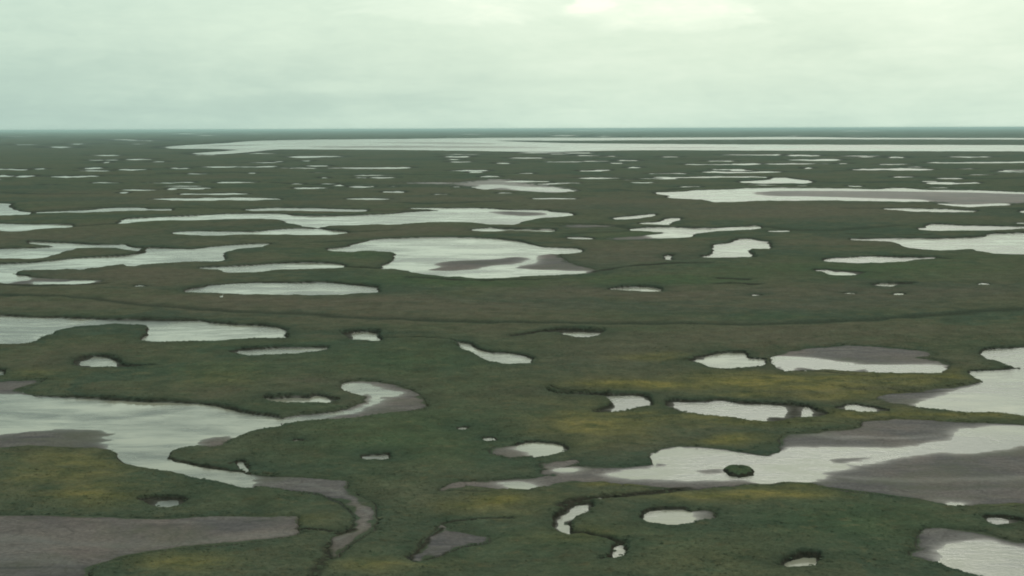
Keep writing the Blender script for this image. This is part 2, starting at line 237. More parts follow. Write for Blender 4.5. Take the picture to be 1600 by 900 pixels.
DITCH += [(q, w_, .5, .9) for q, w_ in (('15,327 45,331 100,327 180,323 300,325.5 400,326.5', 5), ('113,354 150,351 190,349', 5), ('560,330 640,330 700,327', 5), ('545,363 575,362 610,360', 3), ('425,381 500,379 560,375', 3), ('540,417 600,420', 2.5), ('870,349 960,350 985,357', 4), ('880,366 985,361', 3), ('1330,366 1400,368 1450,366', 3), ('1550,327 1640,328', 4), ('1320,326 1380,326', 4), ('1465,403 1482,405', 2.5), ('0,444 60,446 165,442', 2.5), ('200,387 230,397', 2.5), ('40,277 120,273 230,274', 12), ('250,272 330,269 430,270', 14), ('430,285 470,289 560,287', 9), ('620,272 700,274 790,271', 10), ('820,283 900,286 1000,284', 9), ('960,296 1010,300 1080,294', 7), ('1270,284 1330,286 1420,283', 8), ('1440,277 1530,280 1620,277', 9), ('1300,268 1330,266', 10), ('150,240 300,238', 25), ('560,250 700,249 830,252', 20), ('900,247 1050,249 1150,247', 22), ('1100,236.8 1400,236.6 1700,238', 20), ('0,300 60,304 150,302', 7), ('610,316 700,318 780,314', 6), ('640,434 760,438 900,436', 2.2))]
# patches where one plant community dominates: x, y, rx, ry, kind (0 yellow moss, 1 brown heath, 2 fresh green), strength
BLOB = [(1300,602,190,10,0,.9),(1420,652,170,7,0,.95),(1120,776,140,8,0,.8),(930,680,80,10,0,.7),(1020,650,130,7,0,.6),(1240,775,70,6,0,.9),(120,735,95,35,0,.55),(150,775,70,14,0,.75),(290,885,70,16,0,.7),(765,785,42,14,0,1),(735,795,60,10,0,.6),(950,665,90,22,0,.8),(1000,605,105,9,0,1),(1130,660,140,10,0,.9),(1180,600,150,12,0,.95),(1380,592,110,9,0,.95),(1490,588,45,9,0,1),(1350,648,120,9,0,.9),(1500,653,130,7,0,1),(1230,768,90,10,0,1),(970,757,80,5,0,.9),(1090,775,110,9,0,.7),(820,790,60,20,0,.4),(1600,788,60,6,0,1),(610,890,80,14,0,.6),(890,838,60,14,0,.55),(450,815,60,9,0,.6),(1040,562,60,5,0,.7),(1340,618,110,8,0,.85),(1150,690,60,7,0,.8),(960,635,120,8,0,.3),(1180,620,90,5,0,.6),(340,590,60,15,0,.25),(900,690,60,20,0,.4),(1150,890,180,25,0,.15),(60,590,60,6,0,.4),
(500,476,270,14,1,.9),(1000,462,260,11,1,.9),(1350,460,300,15,1,.9),(980,400,130,22,1,.8),(200,435,160,18,1,.9),(60,372,150,12,1,.6),(1250,330,250,14,1,.8),(750,313,220,7,1,.7),(1100,522,350,16,1,.5),(100,480,200,9,1,.7),(700,482,300,12,1,.7),(920,560,150,20,1,.4),(500,600,60,5,1,.6),(520,530,60,3,1,.6),(600,620,70,35,1,.12),(1530,430,120,12,1,.6),(1300,380,110,10,1,.5),(680,300,140,5,1,.5),(1150,310,60,3,1,.5),(330,380,120,8,1,.4),(700,360,110,5,1,.7),(500,372,150,4,1,.3),(1350,610,80,4,1,.4),(980,320,200,8,1,.7),(250,310,200,8,1,.4),(1450,560,70,6,1,0),(1250,480,300,10,1,.6),
(700,443,160,10,2,1),(1350,423,260,14,2,1),(1050,440,160,8,2,.9),(640,570,180,30,2,.6),(640,680,180,55,2,.7),(700,620,120,40,2,.4),(1350,820,200,35,2,.7),(400,545,150,20,2,.5),(250,650,10,5,2,0),(980,520,160,8,2,.5),(560,400,60,10,2,.8),(1000,370,80,5,2,.8),(350,580,120,16,2,.5),(1200,500,60,5,2,.4),(1000,850,200,35,2,.35),(450,640,80,10,2,.4)]

# ------------------------------------------------------------------ numpy helpers
rng = np.random.RandomState(7)
PERM = rng.permutation(512).astype(np.int64); PERM = np.concatenate([PERM, PERM, PERM]); VAL = rng.rand(1536).astype(np.float32) * 2 - 1
def vnoise(x, y, seed=0):
    xi = np.floor(x); yi = np.floor(y); fx = (x - xi).astype(np.float32); fy = (y - yi).astype(np.float32)
    xi = xi.astype(np.int64) + seed * 37; yi = yi.astype(np.int64) + seed * 91
    fx = fx * fx * (3 - 2 * fx); fy = fy * fy * (3 - 2 * fy)
    def h(a, b): return VAL[PERM[(a & 511)] + (b & 511)] if False else VAL[PERM[PERM[a & 511] + (b & 511)]]
    a = h(xi, yi); b = h(xi + 1, yi); c = h(xi, yi + 1); d = h(xi + 1, yi + 1)
    return (a + (b - a) * fx) * (1 - fy) + (c + (d - c) * fx) * fy
def sstep(a, b, x):
    t = np.clip((x - a) / (b - a), 0, 1); return t * t * (3 - 2 * t)
def chaikin(p, n):
    p = np.array(p, float)
    for _ in range(n):
        q = np.roll(p, -1, 0); p = np.stack([p * .85 + q * .15, p * .15 + q * .85], 1).reshape(-1, 2)
    return p
def inside_poly(px, py, poly):
    c = np.zeros(np.shape(px), bool); x0, y0 = poly[-1]
    for x1, y1 in poly:
        if y0 != y1:
            m = ((y1 > py) != (y0 > py)) & (px < (x0 - x1) * (py - y1) / (y0 - y1) + x1); c ^= m
        x0, y0 = x1, y1
    return c
def ensure_down(p):                                    # orientation so that the outward normal is (dy, -dx)
    x, y = p[:, 0], p[:, 1]
    a = np.sum(x * np.roll(y, -1) - np.roll(x, -1) * y)
    return p if a > 0 else p[::-1]
def to_world(p, bank, muds=(), top=False):
    """outline in the picture -> outline on the ground; the near shores were seen at the top of their bank, the far shores at the waterline"""
    p = ensure_down(chaikin(chaikin(p, 1), 1)); d = np.roll(p, -1, 0) - np.roll(p, 1, 0)
    n = np.stack([d[:, 1], -d[:, 0]], 1); n /= np.linalg.norm(n, axis=1)[:, None] + 1e-9
    s = sstep(-.1, .75, n[:, 1]) if not top else np.ones(len(p))
    for m in muds:
        ins = inside_poly(p[:, 0] + 3 * n[:, 0], p[:, 1] + 3 * n[:, 1], m); s = np.where(ins, 0.03, s)
    X = np.zeros(len(p)); Y = np.zeros(len(p))
    for i in range(len(p)):
        X[i], Y[i] = [float(v[0]) for v in px2xy([p[i, 0]], [p[i, 1]], bank * s[i])]
    return np.stack([X, Y], 1)

# ------------------------------------------------------------------ the ground grid: rows and columns fan out from below the camera
u = np.concatenate([np.linspace(-3200, -960, 26, endpoint=False), np.linspace(-960, 960, 1050), np.linspace(960, 3200, 27)[1:]]) / F
vr = [1.0]
while vr[-1] < 775:
    v_ = vr[-1]; vr.append(v_ + (0.3 if v_ < 14 else 0.45 if v_ < 260 else 0.7 if v_ < 400 else 1.05))
while vr[-1] < 2600: vr.append(vr[-1] * 1.06)
v = np.array(vr)
YR = CAMH * F / v                                     # row distances, far to near
NR, NC = len(v), len(u)
Y = np.repeat(YR[:, None], NC, 1); X = u[None, :] * Y
dY = np.abs(np.gradient(YR)); dYm = np.repeat(dY[:, None], NC, 1).astype(np.float32)
# natural wobble of the shores
WX = X.copy(); WY = Y.copy()
for k, lam in enumerate((1.3, 3.0, 7.0, 16.0, 40.0, 100.0, 250.0)):
    g = (sstep(0.6, 1.4, 0.045 * Y / lam) * (1 - sstep(.35, .9, dYm / lam))).astype(np.float32)
    if g.max() < .01: continue
    ax_ = np.minimum(.2 * lam, np.maximum(.06 * lam, 3.5 * Y / F)); ay_ = np.minimum(.24 * lam, np.maximum(.06 * lam, .55 * dYm))
    WX += ax_ * g * vnoise(X / lam, Y / lam, 3 + k)
    WY += ay_ * g * vnoise(X / lam, Y / lam, 13 + k)
BIG = 1e4
def sdf_block(poly, margin, line=False):
    x0, y0 = poly.min(0); x1, y1 = poly.max(0)
    m = margin + 0.012 * y1
    rows = np.where((YR > y0 - m - .03 * y0) & (YR < (y1 + m) * 1.03 + 0))[0]
    if len(rows) == 0: return None
    ra, rb = rows[0], rows[-1] + 1
    ymin = max(y0 - m, 20)
    cand = [(x0 - m) / ymin, (x0 - m) / (y1 + m), (x1 + m) / ymin, (x1 + m) / (y1 + m)]
    cols = np.where((u > min(cand)) & (u < max(cand)))[0]
    if len(cols) == 0: return None
    ca, cb = cols[0], cols[-1] + 1
    x = WX[ra:rb, ca:cb]; y = WY[ra:rb, ca:cb]
    d2 = np.full(x.shape, 1e12); ins = np.zeros(x.shape, bool)
    n = len(poly)
    for i in range(n - (1 if line else 0)):
        ax, ay = poly[i]; bx, by = poly[(i + 1) % n]
        ex, ey = bx - ax, by - ay; L2 = ex * ex + ey * ey + 1e-9
        px_ = x - ax; py_ = y - ay
        t = np.clip((px_ * ex + py_ * ey) / L2, 0, 1)
        qx = px_ - t * ex; qy = py_ - t * ey
        np.minimum(d2, qx * qx + qy * qy, out=d2)
        if not line and ay != by:
            ins ^= ((by > y) != (ay > y)) & (x < (ax - bx) * (y - by) / (ay - by) + bx)
    d = np.sqrt(d2)
    return (slice(ra, rb), slice(ca, cb)), (d if line else np.where(ins, -d, d))
f32 = lambda val: np.full((NR, NC), val, np.float32)
mud_img = [ensure_down(chaikin(P(m[1]), 1)) for m in MUD]
bars_img = [ensure_down(chaikin(P(b), 1)) for b in BARS]
bw = np.maximum(0.9, 1.35 * dYm)                      # width of the bank slope
hvar = (.95 + .42 * vnoise(X / 23, Y / 23, 31) + .22 * vnoise(X / 7, Y / 7, 32)).astype(np.float32)
land = f32(0.95) * hvar
sdB = f32(BIG); sdW = f32(BIG); wown = np.full((NR, NC), -1, np.int32); mown = np.full((NR, NC), -1, np.int32); sdM = f32(BIG); sdP = f32(BIG)
def carve(sl, d, soft, hb=.95):
    b = bw[sl]
    if soft: z = (.42 * sstep(0, 1, d / (b * 1.3)) + .55 * sstep(0, 22, d)) * hvar[sl]
    else: z = (hb * sstep(0, 1, d / b) + (.95 - hb) * sstep(0, 14, d)) * hvar[sl]
    land[sl] = np.minimum(land[sl], np.where(d < 0, 0, z)); sdB[sl] = np.minimum(sdB[sl], d)
ponds = [(lab, to_world(P(s), .85, mud_img)) for lab, s in WATER]
NMAIN = len(ponds)
rs = random.Random(11)
for _ in range(70):
    cy = 209 + 85 * rs.random() ** 1.3; cx = rs.uniform(-80, 1680)
    if 214 < cy < 239 and cx > 240: continue
    SLIV.append((cx, cy, rs.uniform(4, 22), rs.uniform(.6, 1.5)))
for _ in range(26):
    SLIV.append((rs.uniform(-80, 1680), rs.uniform(240, 300), rs.uniform(8, 34), rs.uniform(.7, 1.5)))
for i, (cx, cy, hw, th) in enumerate(SLIV):
    r = random.Random(i); n = 26; pts = []; ph = r.random() * 6; lo = r.choice((1.2, 2, 3))
    for k in range(n):
        a = 2 * math.pi * k / n; c_, s_ = math.cos(a), math.sin(a)
        xx = cx + hw * c_ ; rr = th * .5 * (0.35 + .65 * r.random() + .35 * math.sin(lo * a + ph))
        pts.append((xx, cy + rr * s_ * (1 if abs(c_) < .8 else .6) + .12 * th * c_ * (r.random() - .5)))
    ponds.append((None, to_world(pts, .3)))
for i, (lab, pw) in enumerate(ponds):
    r = sdf_block(pw, 24)
    if r is None: continue
    sl, d = r; better = d < sdW[sl]
    sdW[sl] = np.where(better, d, sdW[sl]); wown[sl] = np.where(better, i, wown[sl])
    carve(sl, d, False, .36 if lab is None else .5 if ('needle' in lab or 'notch of' in lab) else .95)
for b in BARS:
    r = sdf_block(to_world(P(b), 0), 8)
    sl, d = r; sdW[sl] = np.maximum(sdW[sl], -d * 1.0)
for i, (lab, s) in enumerate(MUD):
    r = sdf_block(to_world(P(s), .45), 24)
    sl, d = r; better = d < sdM[sl]
    sdM[sl] = np.where(better, d, sdM[sl]); mown[sl] = np.where(better, i, mown[sl])
    carve(sl, d, True)
for s in PEAT:
    r = sdf_block(to_world(P(s), .9, top=True), 12)
    sl, d = r; d = d + .25 * bw[sl]; sdP[sl] = np.minimum(sdP[sl], d); carve(sl, d, False)
dark = f32(0); lines = f32(0); gul = f32(0)
for s, wd, dp, dk in DITCH:
    pts = np.array(P(s)); 
    q = [pts[0]]
    for a, b in zip(pts[:-1], pts[1:]): q += [a * .75 + b * .25, a * .25 + b * .75]
    q.append(pts[-1]); q = np.array(q)
    X_, Y_ = px2xy(q[:, 0], q[:, 1], .5)
    r = sdf_block(np.stack([X_, Y_], 1), 6 + wd * 2, True)
    sl, d = r
    wv = np.maximum(wd, .6 * dYm[sl]) * (1 + .35 * vnoise(X[sl] / 9, Y[sl] / 9, 50))
    g = np.exp(-(d / wv) ** 2)
    land[sl] = land[sl] * (1 - np.minimum(dp, .9) * g); dark[sl] = np.maximum(dark[sl], dk * g); swale = max(wd, 0) > 2.5; lines[sl] = np.maximum(lines[sl], g * swale); gul[sl] = np.maximum(gul[sl], g * (not swale) * dk)
# heights
huge = sstep(2500, 9000, Y)
humm = sum(a_ * vnoise(X / l_, Y / l_, 60 + k_) * (1 - sstep(.4, .9, dYm / l_)) for k_, (a_, l_) in enumerate(((.07, .8), (.07, 1.8), (.10, 4.3), (.12, 11), (.12, 40)))).astype(np.float32)
inl = sstep(0, 1, np.maximum(sdB, 0) / (bw * 1.2))
zl = land + humm * inl
sc = np.maximum(1, dYm)
rag = sum(a_ * vnoise(X / l_, Y / (l_ * .45), 70 + k_) * (1 - sstep(.5, 1.2, dYm / l_)) for k_, (a_, l_) in enumerate(((.25, 1.5), (.35, 4), (.4, 11), (.3, 30), (.3, 80))))
rag = rag * np.exp(-np.clip(sdM, 0, 1e3) / (1.5 * sc)) * np.exp(-np.abs(sdW) / (5 * sc))
q_ = np.clip(sdW, -12, 10) / sc + 1.7 * rag - .25 * np.exp(-np.clip(sdM, 0, 1e3) / sc)
floor_ = np.where(q_ < 0, .07 * q_ - .012, .012 + .024 * q_)
Z = np.where(sdB < 0, floor_, zl).astype(np.float32)
# ground cover weights
soft_ = np.clip(np.minimum(sdW, 3) / 3, 0, 1) * (sdM < 0)
mudw = (1 - (1 - .85 * soft_) * sstep(-.2, .5, sdB / bw) - .85 * soft_ * sstep(-1.8, .3, sdB / bw + .9 * vnoise(X / 2.5, Y / 2.5, 34) + .6 * vnoise(X / 8, Y / 8, 35))).astype(np.float32)
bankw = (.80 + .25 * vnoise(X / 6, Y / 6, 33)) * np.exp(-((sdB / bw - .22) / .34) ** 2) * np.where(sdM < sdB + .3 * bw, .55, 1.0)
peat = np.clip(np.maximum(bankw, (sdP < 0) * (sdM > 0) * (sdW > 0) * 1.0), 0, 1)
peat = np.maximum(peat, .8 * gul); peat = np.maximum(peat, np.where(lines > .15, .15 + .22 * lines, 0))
wet = np.exp(-np.clip(q_, 0, 50) / 1.6)
PX, PY = xy2px(X, Y, 0)
for s_, wd in (('-160,868 0,860 60,855 130,852 200,854 260,852 350,844 440,838', 1.0), ('-160,880 0,876 40,873 100,880', 1.2), ('1290,742 1350,748 1450,752 1600,748', .8), ('1240,676 1320,684 1400,686 1480,680', .8), ('410,752 480,757 545,775 580,803 570,822 525,845', .35)):
    q2 = np.array(P(s_)); X_, Y_ = px2xy(q2[:, 0], q2[:, 1], .1); r = sdf_block(np.stack([X_, Y_], 1), 8, True)
    sl, d = r; wet[sl] = np.maximum(wet[sl], .35 * np.exp(-(d / (2.2 * wd * (1 + .5 * vnoise(X[sl] / 6, Y[sl] / 6, 90)))) ** 2))
wet = np.maximum(wet, .5 * np.exp(-((PX - 10) / 130) ** 2 - ((PY - 846 + 6 * vnoise(X / 6, Y / 3, 91)) / 12) ** 2))
cov = [f32(0), f32(0), f32(0)]
wbx = 22 * vnoise(X / 14, Y / 14, 80) + 14 * vnoise(X / 5, Y / 5, 81); wby = 5 * vnoise(X / 17, Y / 17, 82) + 2.5 * vnoise(X / 6, Y / 9, 83)
for x, y, rx, ry, k, s in BLOB:
    q = ((PX + wbx - x) / rx) ** 2 + ((PY + wby * min(1, ry / 9) - y) / ry) ** 2
    cov[k] = np.maximum(cov[k], (s * np.exp(-q * .9)).astype(np.float32))
fringe = np.exp(-np.clip(sdB, 0, 1e3) / np.maximum(4.0 * hvar, .9 * dYm)) 
fringe = np.maximum(fringe * (1 - .35 * (sdM < sdB + 1)), dark)

# ------------------------------------------------------------------ materials
def new_mat(name):
    m = bpy.data.materials.new(name); m.use_nodes = True; m.node_tree.nodes.clear()
    t = m.node_tree; o = nd(t, 'ShaderNodeOutputMaterial'); b = nd(t, 'ShaderNodeBsdfPrincipled'); t.links.new(b.outputs[0], o.inputs[0])
    return m, t, b
gm, t, b = new_mat('tundra')
geo = nd(t, 'ShaderNodeNewGeometry'); pos = geo.outputs['Position']
aA = nd(t, 'ShaderNodeAttribute', attribute_name='cover'); aB = nd(t, 'ShaderNodeAttribute', attribute_name='soil')
sa = nd(t, 'ShaderNodeSeparateColor'); t.links.new(aA.outputs['Color'], sa.inputs[0]); yel, brn, grn = sa.outputs
sb = nd(t, 'ShaderNodeSeparateColor'); t.links.new(aB.outputs['Color'], sb.inputs[0]); mudA, peatA, wetA = sb.outputs
frg = aA.outputs['Alpha']
nA = noise(t, pos, 1.1, 5, .65); nB = noise(t, pos, .16, 5, .6, .4); nC = noise(t, pos, .03, 5, .6, .5); nD = noise(t, pos, .0045, 5, .6, .4); nE = noise(t, vmul(t, pos, (.05, .14, 1)), 1.0, 5, .65, .3)
base = mix(t, ramp(t, nC, [(.35, 0), (.65, 1)]), (.062, .071, .045), (.082, .083, .055))
nG = noise(t, vmul(t, pos, (.007, .011, 1), (3, 9, 0)), 1.0, 6, .62, .6)
base = mix(t, math_(t, 'MULTIPLY', ramp(t, nD, [(.48, 0), (.62, 1)]), .5), base, (.084, .074, .056))
base = mix(t, math_(t, 'MULTIPLY', ramp(t, nG, [(.40, 1), (.50, 0)]), .7), base, (.043, .062, .047))
base = mix(t, math_(t, 'MULTIPLY', ramp(t, nG, [(.53, 0), (.64, 1)]), .45), base, (.100, .080, .060))
bn = math_(t, 'MULTIPLY', brn, ramp(t, nE, [(.25, .45), (.6, 1)]), clamp=True)
base = mix(t, bn, base, (.104, .086, .067))
gn = math_(t, 'MULTIPLY', grn, ramp(t, nB, [(.2, .5), (.6, 1)]), clamp=True)
base = mix(t, math_(t, 'MULTIPLY', gn, .8), base, (.055, .081, .042))
yn = math_(t, 'MULTIPLY', yel, ramp(t, nE, [(.32, .3), (.58, 1.15)]), clamp=True)
base = mix(t, yn, base, mix(t, ramp(t, nB, [(.35, 0), (.65, 1)]), (.112, .106, .044), (.178, .140, .052)))
nH = noise(t, vmul(t, pos, (.35, .5, 1)), 1.0, 6, .7, .2)
base = mix(t, ramp(t, nH, [(.54, 0), (.70, .55)]), base, (.120, .098, .056))
base = mix(t, ramp(t, nH, [(.32, .6), (.45, 0)]), base, (.040, .062, .038))
fn = math_(t, 'MULTIPLY', frg, ramp(t, nB, [(.25, .6), (.6, 1)]), clamp=True)
base = mix(t, math_(t, 'MULTIPLY', fn, .78), base, (.035, .049, .036))
base = mix(t, .4, base, mix(t, 1.0, base, ramp(t, nA, [(.3, .55), (.7, 1.45)]), 'MULTIPLY'))
base = mix(t, .5, base, mix(t, 1.0, base, ramp(t, nB, [(.3, .6), (.7, 1.4)]), 'MULTIPLY'))
nF = noise(t, pos, 3.2, 3, .6)
base = mix(t, .35, base, mix(t, 1.0, base, ramp(t, nF, [(.3, .5), (.7, 1.5)]), 'MULTIPLY'))
mn1 = noise(t, vmul(t, pos, (.05, .22, 1)), 1.0, 7, .68, 1.0); mn2 = noise(t, pos, 1.8, 4, .6)
mudc = mix(t, ramp(t, mn1, [(.36, 0), (.64, 1)]), (.052, .046, .052), (.134, .117, .116))
mudc = mix(t, ramp(t, nC, [(.45, 0), (.62, .55)]), mudc, (.150, .112, .102))
mudc = mix(t, math_(t, 'MULTIPLY', wetA, .5), mudc, (.10, .095, .085))
mudc = mix(t, .65, mudc, mix(t, 1.0, mudc, ramp(t, mn2, [(.3, .6), (.7, 1.4)]), 'MULTIPLY'))
rl = math_(t, 'ABSOLUTE', math_(t, 'SUBTRACT', noise(t, vmul(t, pos, (.09, .13, 1), (5, 2, 0)), 1.0, 4, .55, 1.2), .5))
mudc = mix(t, ramp(t, rl, [(.0, .55), (.022, 0)]), mudc, (.055, .048, .046))
mudc = mix(t, ramp(t, noise(t, vmul(t, pos, (.04, .06, 1), (1, 8, 0)), 1.0, 5, .65, .4), [(.5, 0), (.66, .5)]), mudc, (.075, .078, .052))
col = mix(t, ramp(t, math_(t, 'ADD', mudA, math_(t, 'MULTIPLY', math_(t, 'SUBTRACT', nA, .5), .5)), [(.35, 0), (.65, 1)]), base, mudc)
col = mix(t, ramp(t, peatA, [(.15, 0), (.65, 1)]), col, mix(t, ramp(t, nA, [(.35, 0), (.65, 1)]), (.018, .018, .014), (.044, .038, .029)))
t.links.new(col, b.inputs['Base Color'])
n_ = nd(t, 'ShaderNodeMix', data_type='FLOAT'); t.links.new(mudA, n_.inputs[0]); n_.inputs[2].default_value = .95; t.links.new(ramp(t, mn1, [(.3, .55), (.7, .8)]), n_.inputs[3])
wr = math_(t, 'MULTIPLY', math_(t, 'MULTIPLY', wetA, mudA), .36); t.links.new(math_(t, 'SUBTRACT', n_.outputs[0], wr), b.inputs['Roughness'])
sp_ = nd(t, 'ShaderNodeMix', data_type='FLOAT'); t.links.new(mudA, sp_.inputs[0]); sp_.inputs[2].default_value = .05; t.links.new(ramp(t, mn1, [(.36, .30), (.6, .10)]), sp_.inputs[3])
t.links.new(math_(t, 'MULTIPLY', sp_.outputs[0], math_(t, 'SUBTRACT', 1.0, math_(t, 'MULTIPLY', peatA, .9)), clamp=True), b.inputs['Specular IOR Level'])
bp = nd(t, 'ShaderNodeBump'); inp(bp, 'Strength', .55); inp(bp, 'Distance', .35)
hh = math_(t, 'MULTIPLY', nA, math_(t, 'SUBTRACT', 1.05, mudA)); t.links.new(hh, bp.inputs['Height']); t.links.new(bp.outputs[0], b.inputs['Normal'])
df = nd(t, 'ShaderNodeBsdfDiffuse'); t.links.new(col, df.inputs[0]); t.links.new(bp.outputs[0], df.inputs['Normal'])
ms = nd(t, 'ShaderNodeMixShader'); t.links.new(math_(t, 'MULTIPLY', mudA, math_(t, 'MULTIPLY_ADD', wetA, .6, .22), clamp=True), ms.inputs[0]); t.links.new(df.outputs[0], ms.inputs[1]); t.links.new(b.outputs[0], ms.inputs[2])
t.links.new(ms.outputs[0], [x for x in t.nodes if x.type == 'OUTPUT_MATERIAL'][0].inputs[0])

wm, t, b = new_mat('silty_water')
geo = nd(t, 'ShaderNodeNewGeometry'); pos = geo.outputs['Position']
p1 = noise(t, vmul(t, pos, (.018, .030, 1)), 1.0, 5, .6, .9); p0 = noise(t, vmul(t, pos, (.003, .003, 1), (0, 1.3, 0)), 1.0, 3, .5, .5); p2 = noise(t, vmul(t, pos, (.10, .26, 1), (7, 3, 0)), 1.0, 5, .6, .6)
r1 = noise(t, vmul(t, pos, (1.2, 2.4, 1)), 1.0, 3, .6, .3); r2 = noise(t, vmul(t, pos, (.35, .9, 1)), 1.0, 3, .5, .4)
patch = ramp(t, math_(t, 'ADD', math_(t, 'MULTIPLY', p1, .5), math_(t, 'ADD', math_(t, 'MULTIPLY', p2, .22), math_(t, 'MULTIPLY', p0, .28))), [(.44, 0), (.57, 1)])
wc = mix(t, patch, (.085, .088, .082), (.250, .232, .185)); t.links.new(wc, b.inputs['Base Color'])
inp(b, 'IOR', 1.333); inp(b, 'Specular IOR Level', .5)
t.links.new(ramp(t, patch, [(0, .30), (1, .08)]), b.inputs['Roughness'])
bp = nd(t, 'ShaderNodeBump'); inp(bp, 'Distance', .12); t.links.new(math_(t, 'ADD', math_(t, 'MULTIPLY', r1, .5), r2), bp.inputs['Height'])
t.links.new(ramp(t, patch, [(0, .9), (1, .08)]), bp.inputs['Strength']); t.links.new(bp.outputs[0], b.inputs['Normal'])

# ------------------------------------------------------------------ ground and mud flats as sheets cut from the same grid
P3 = np.stack([X, Y, Z], -1).reshape(-1, 3).astype(np.float32)
coverA = np.stack([cov[0], cov[1], cov[2], fringe], -1).reshape(-1, 4).astype(np.float32)
soilA = np.stack([mudw, peat, wet, np.ones_like(mudw)], -1).reshape(-1, 4).astype(np.float32)
idx = np.arange(NR * NC, dtype=np.int32).reshape(NR, NC)
quads = np.stack([idx[:-1, :-1], idx[1:, :-1], idx[1:, 1:], idx[:-1, 1:]], -1)    # up-facing: far-left, near-left, near-right, far-right
def mesh_obj(name, verts, faces, mat, attrs=(), smooth=True):
    me = bpy.data.meshes.new(name); n = len(faces)
    me.vertices.add(len(verts)); me.vertices.foreach_set('co', np.ascontiguousarray(verts, np.float32).ravel())
    me.loops.add(n * 4); me.loops.foreach_set('vertex_index', np.ascontiguousarray(faces, np.int32).ravel())
    me.polygons.add(n); me.polygons.foreach_set('loop_start', np.arange(0, n * 4, 4, dtype=np.int32))
    if smooth: me.polygons.foreach_set('use_smooth', np.ones(n, bool))
    me.update(calc_edges=True); me.validate()
    for an, data in attrs:
        a = me.attributes.new(an, 'FLOAT_COLOR', 'POINT'); a.data.foreach_set('color', np.ascontiguousarray(data, np.float32).ravel())
    me.materials.append(mat)
    o = bpy.data.objects.new(name, me); C.objects.link(o); return o
def cut(name, q, mat=gm):
    used, inv = np.unique(q.ravel(), return_inverse=True)
    return mesh_obj(name, P3[used], inv.reshape(-1, 4), mat, (('cover', coverA[used]), ('soil', soilA[used])))
cell_m = np.where((sdM < 0) & (sdM <= sdB + 50), mown, -1)[:-1, :-1]
g = cut('ground', quads[cell_m < 0]); g['kind'] = 'structure'; g['label'] = 'flat green and brown tundra plain reaching the horizon'
for i, (lab, s) in enumerate(MUD):
    q = quads[cell_m == i]
    if len(q) < 4: continue
    o = cut('mud_flat', q); o['kind'] = 'structure'; o['label'] = lab; o['group'] = 'bare mud flats among the ponds'
# ------------------------------------------------------------------ sedge tussocks on the nearer ground and along the bank tops
def tussocks(n):
    r0_ = np.searchsorted(-YR, -620.0); rr = np.arange(r0_, NR - 1); rr = rr[YR[rr] > 165]
    sub = np.ix_(rr, np.arange(NC)); yy = Y[sub]
    wgt = np.abs(dYm[sub]) * yy * (sdB[sub] > .15 * bw[sub]) * (np.abs(u)[None, :] < .45)
    wgt = wgt * (1 + .6 * (sdB[sub] < 1.8)) * (.25 + sstep(-.2, .5, vnoise(X[sub] / 9, Y[sub] / 9, 97))) * np.where(yy > 420, .35, 1)
    p = wgt.ravel() / wgt.sum(); pick = rng.choice(len(p), n, p=p)
    fi = (rr[pick // NC]) * NC + pick % NC
    base_ = P3[fi].astype(float); j = rng.uniform(-.5, .5, (n, 2)); base_[:, 0] += j[:, 0] * 1.0; base_[:, 1] += j[:, 1] * dYm.ravel()[fi]
    hgt = rng.uniform(.04, .14, n) * (1 + .8 * (rng.rand(n) > .93)); rad = rng.uniform(.15, .45, n); a0 = rng.uniform(0, 6.283, n)
    V = np.zeros((n, 9, 3)); k = 4
    for i in range(k):
        a = a0 + i * 2 * math.pi / k
        V[:, i, 0] = base_[:, 0] + rad * np.cos(a); V[:, i, 1] = base_[:, 1] + rad * np.sin(a); V[:, i, 2] = base_[:, 2] - .05
        a2 = a + math.pi / k; l_ = rng.uniform(.45, 1.0, n)
        V[:, 4 + i, 0] = base_[:, 0] + rad * l_ * np.cos(a2); V[:, 4 + i, 1] = base_[:, 1] + rad * l_ * np.sin(a2); V[:, 4 + i, 2] = base_[:, 2] + hgt * rng.uniform(.25, .7, n)
    V[:, 8] = base_; V[:, 8, 2] += hgt
    fs_ = np.array([[4 + (i - 1) % k, i, 4 + i, 8] for i in range(k)]); Fq = (np.arange(n)[:, None, None] * 9 + fs_[None]).reshape(-1, 4)
    ca = np.repeat(coverA[fi], 9, 0); sa_ = np.repeat(soilA[fi] * np.array([0, .0, 0, 1], np.float32), 9, 0)
    o = mesh_obj('sedge_tussocks', V.reshape(-1, 3), Fq, gm, (('cover', ca), ('soil', sa_)), smooth=True)
    o['kind'] = 'stuff'; o['label'] = 'rough tufts of sedge covering the nearer tundra and bank tops'
tussocks(50000)
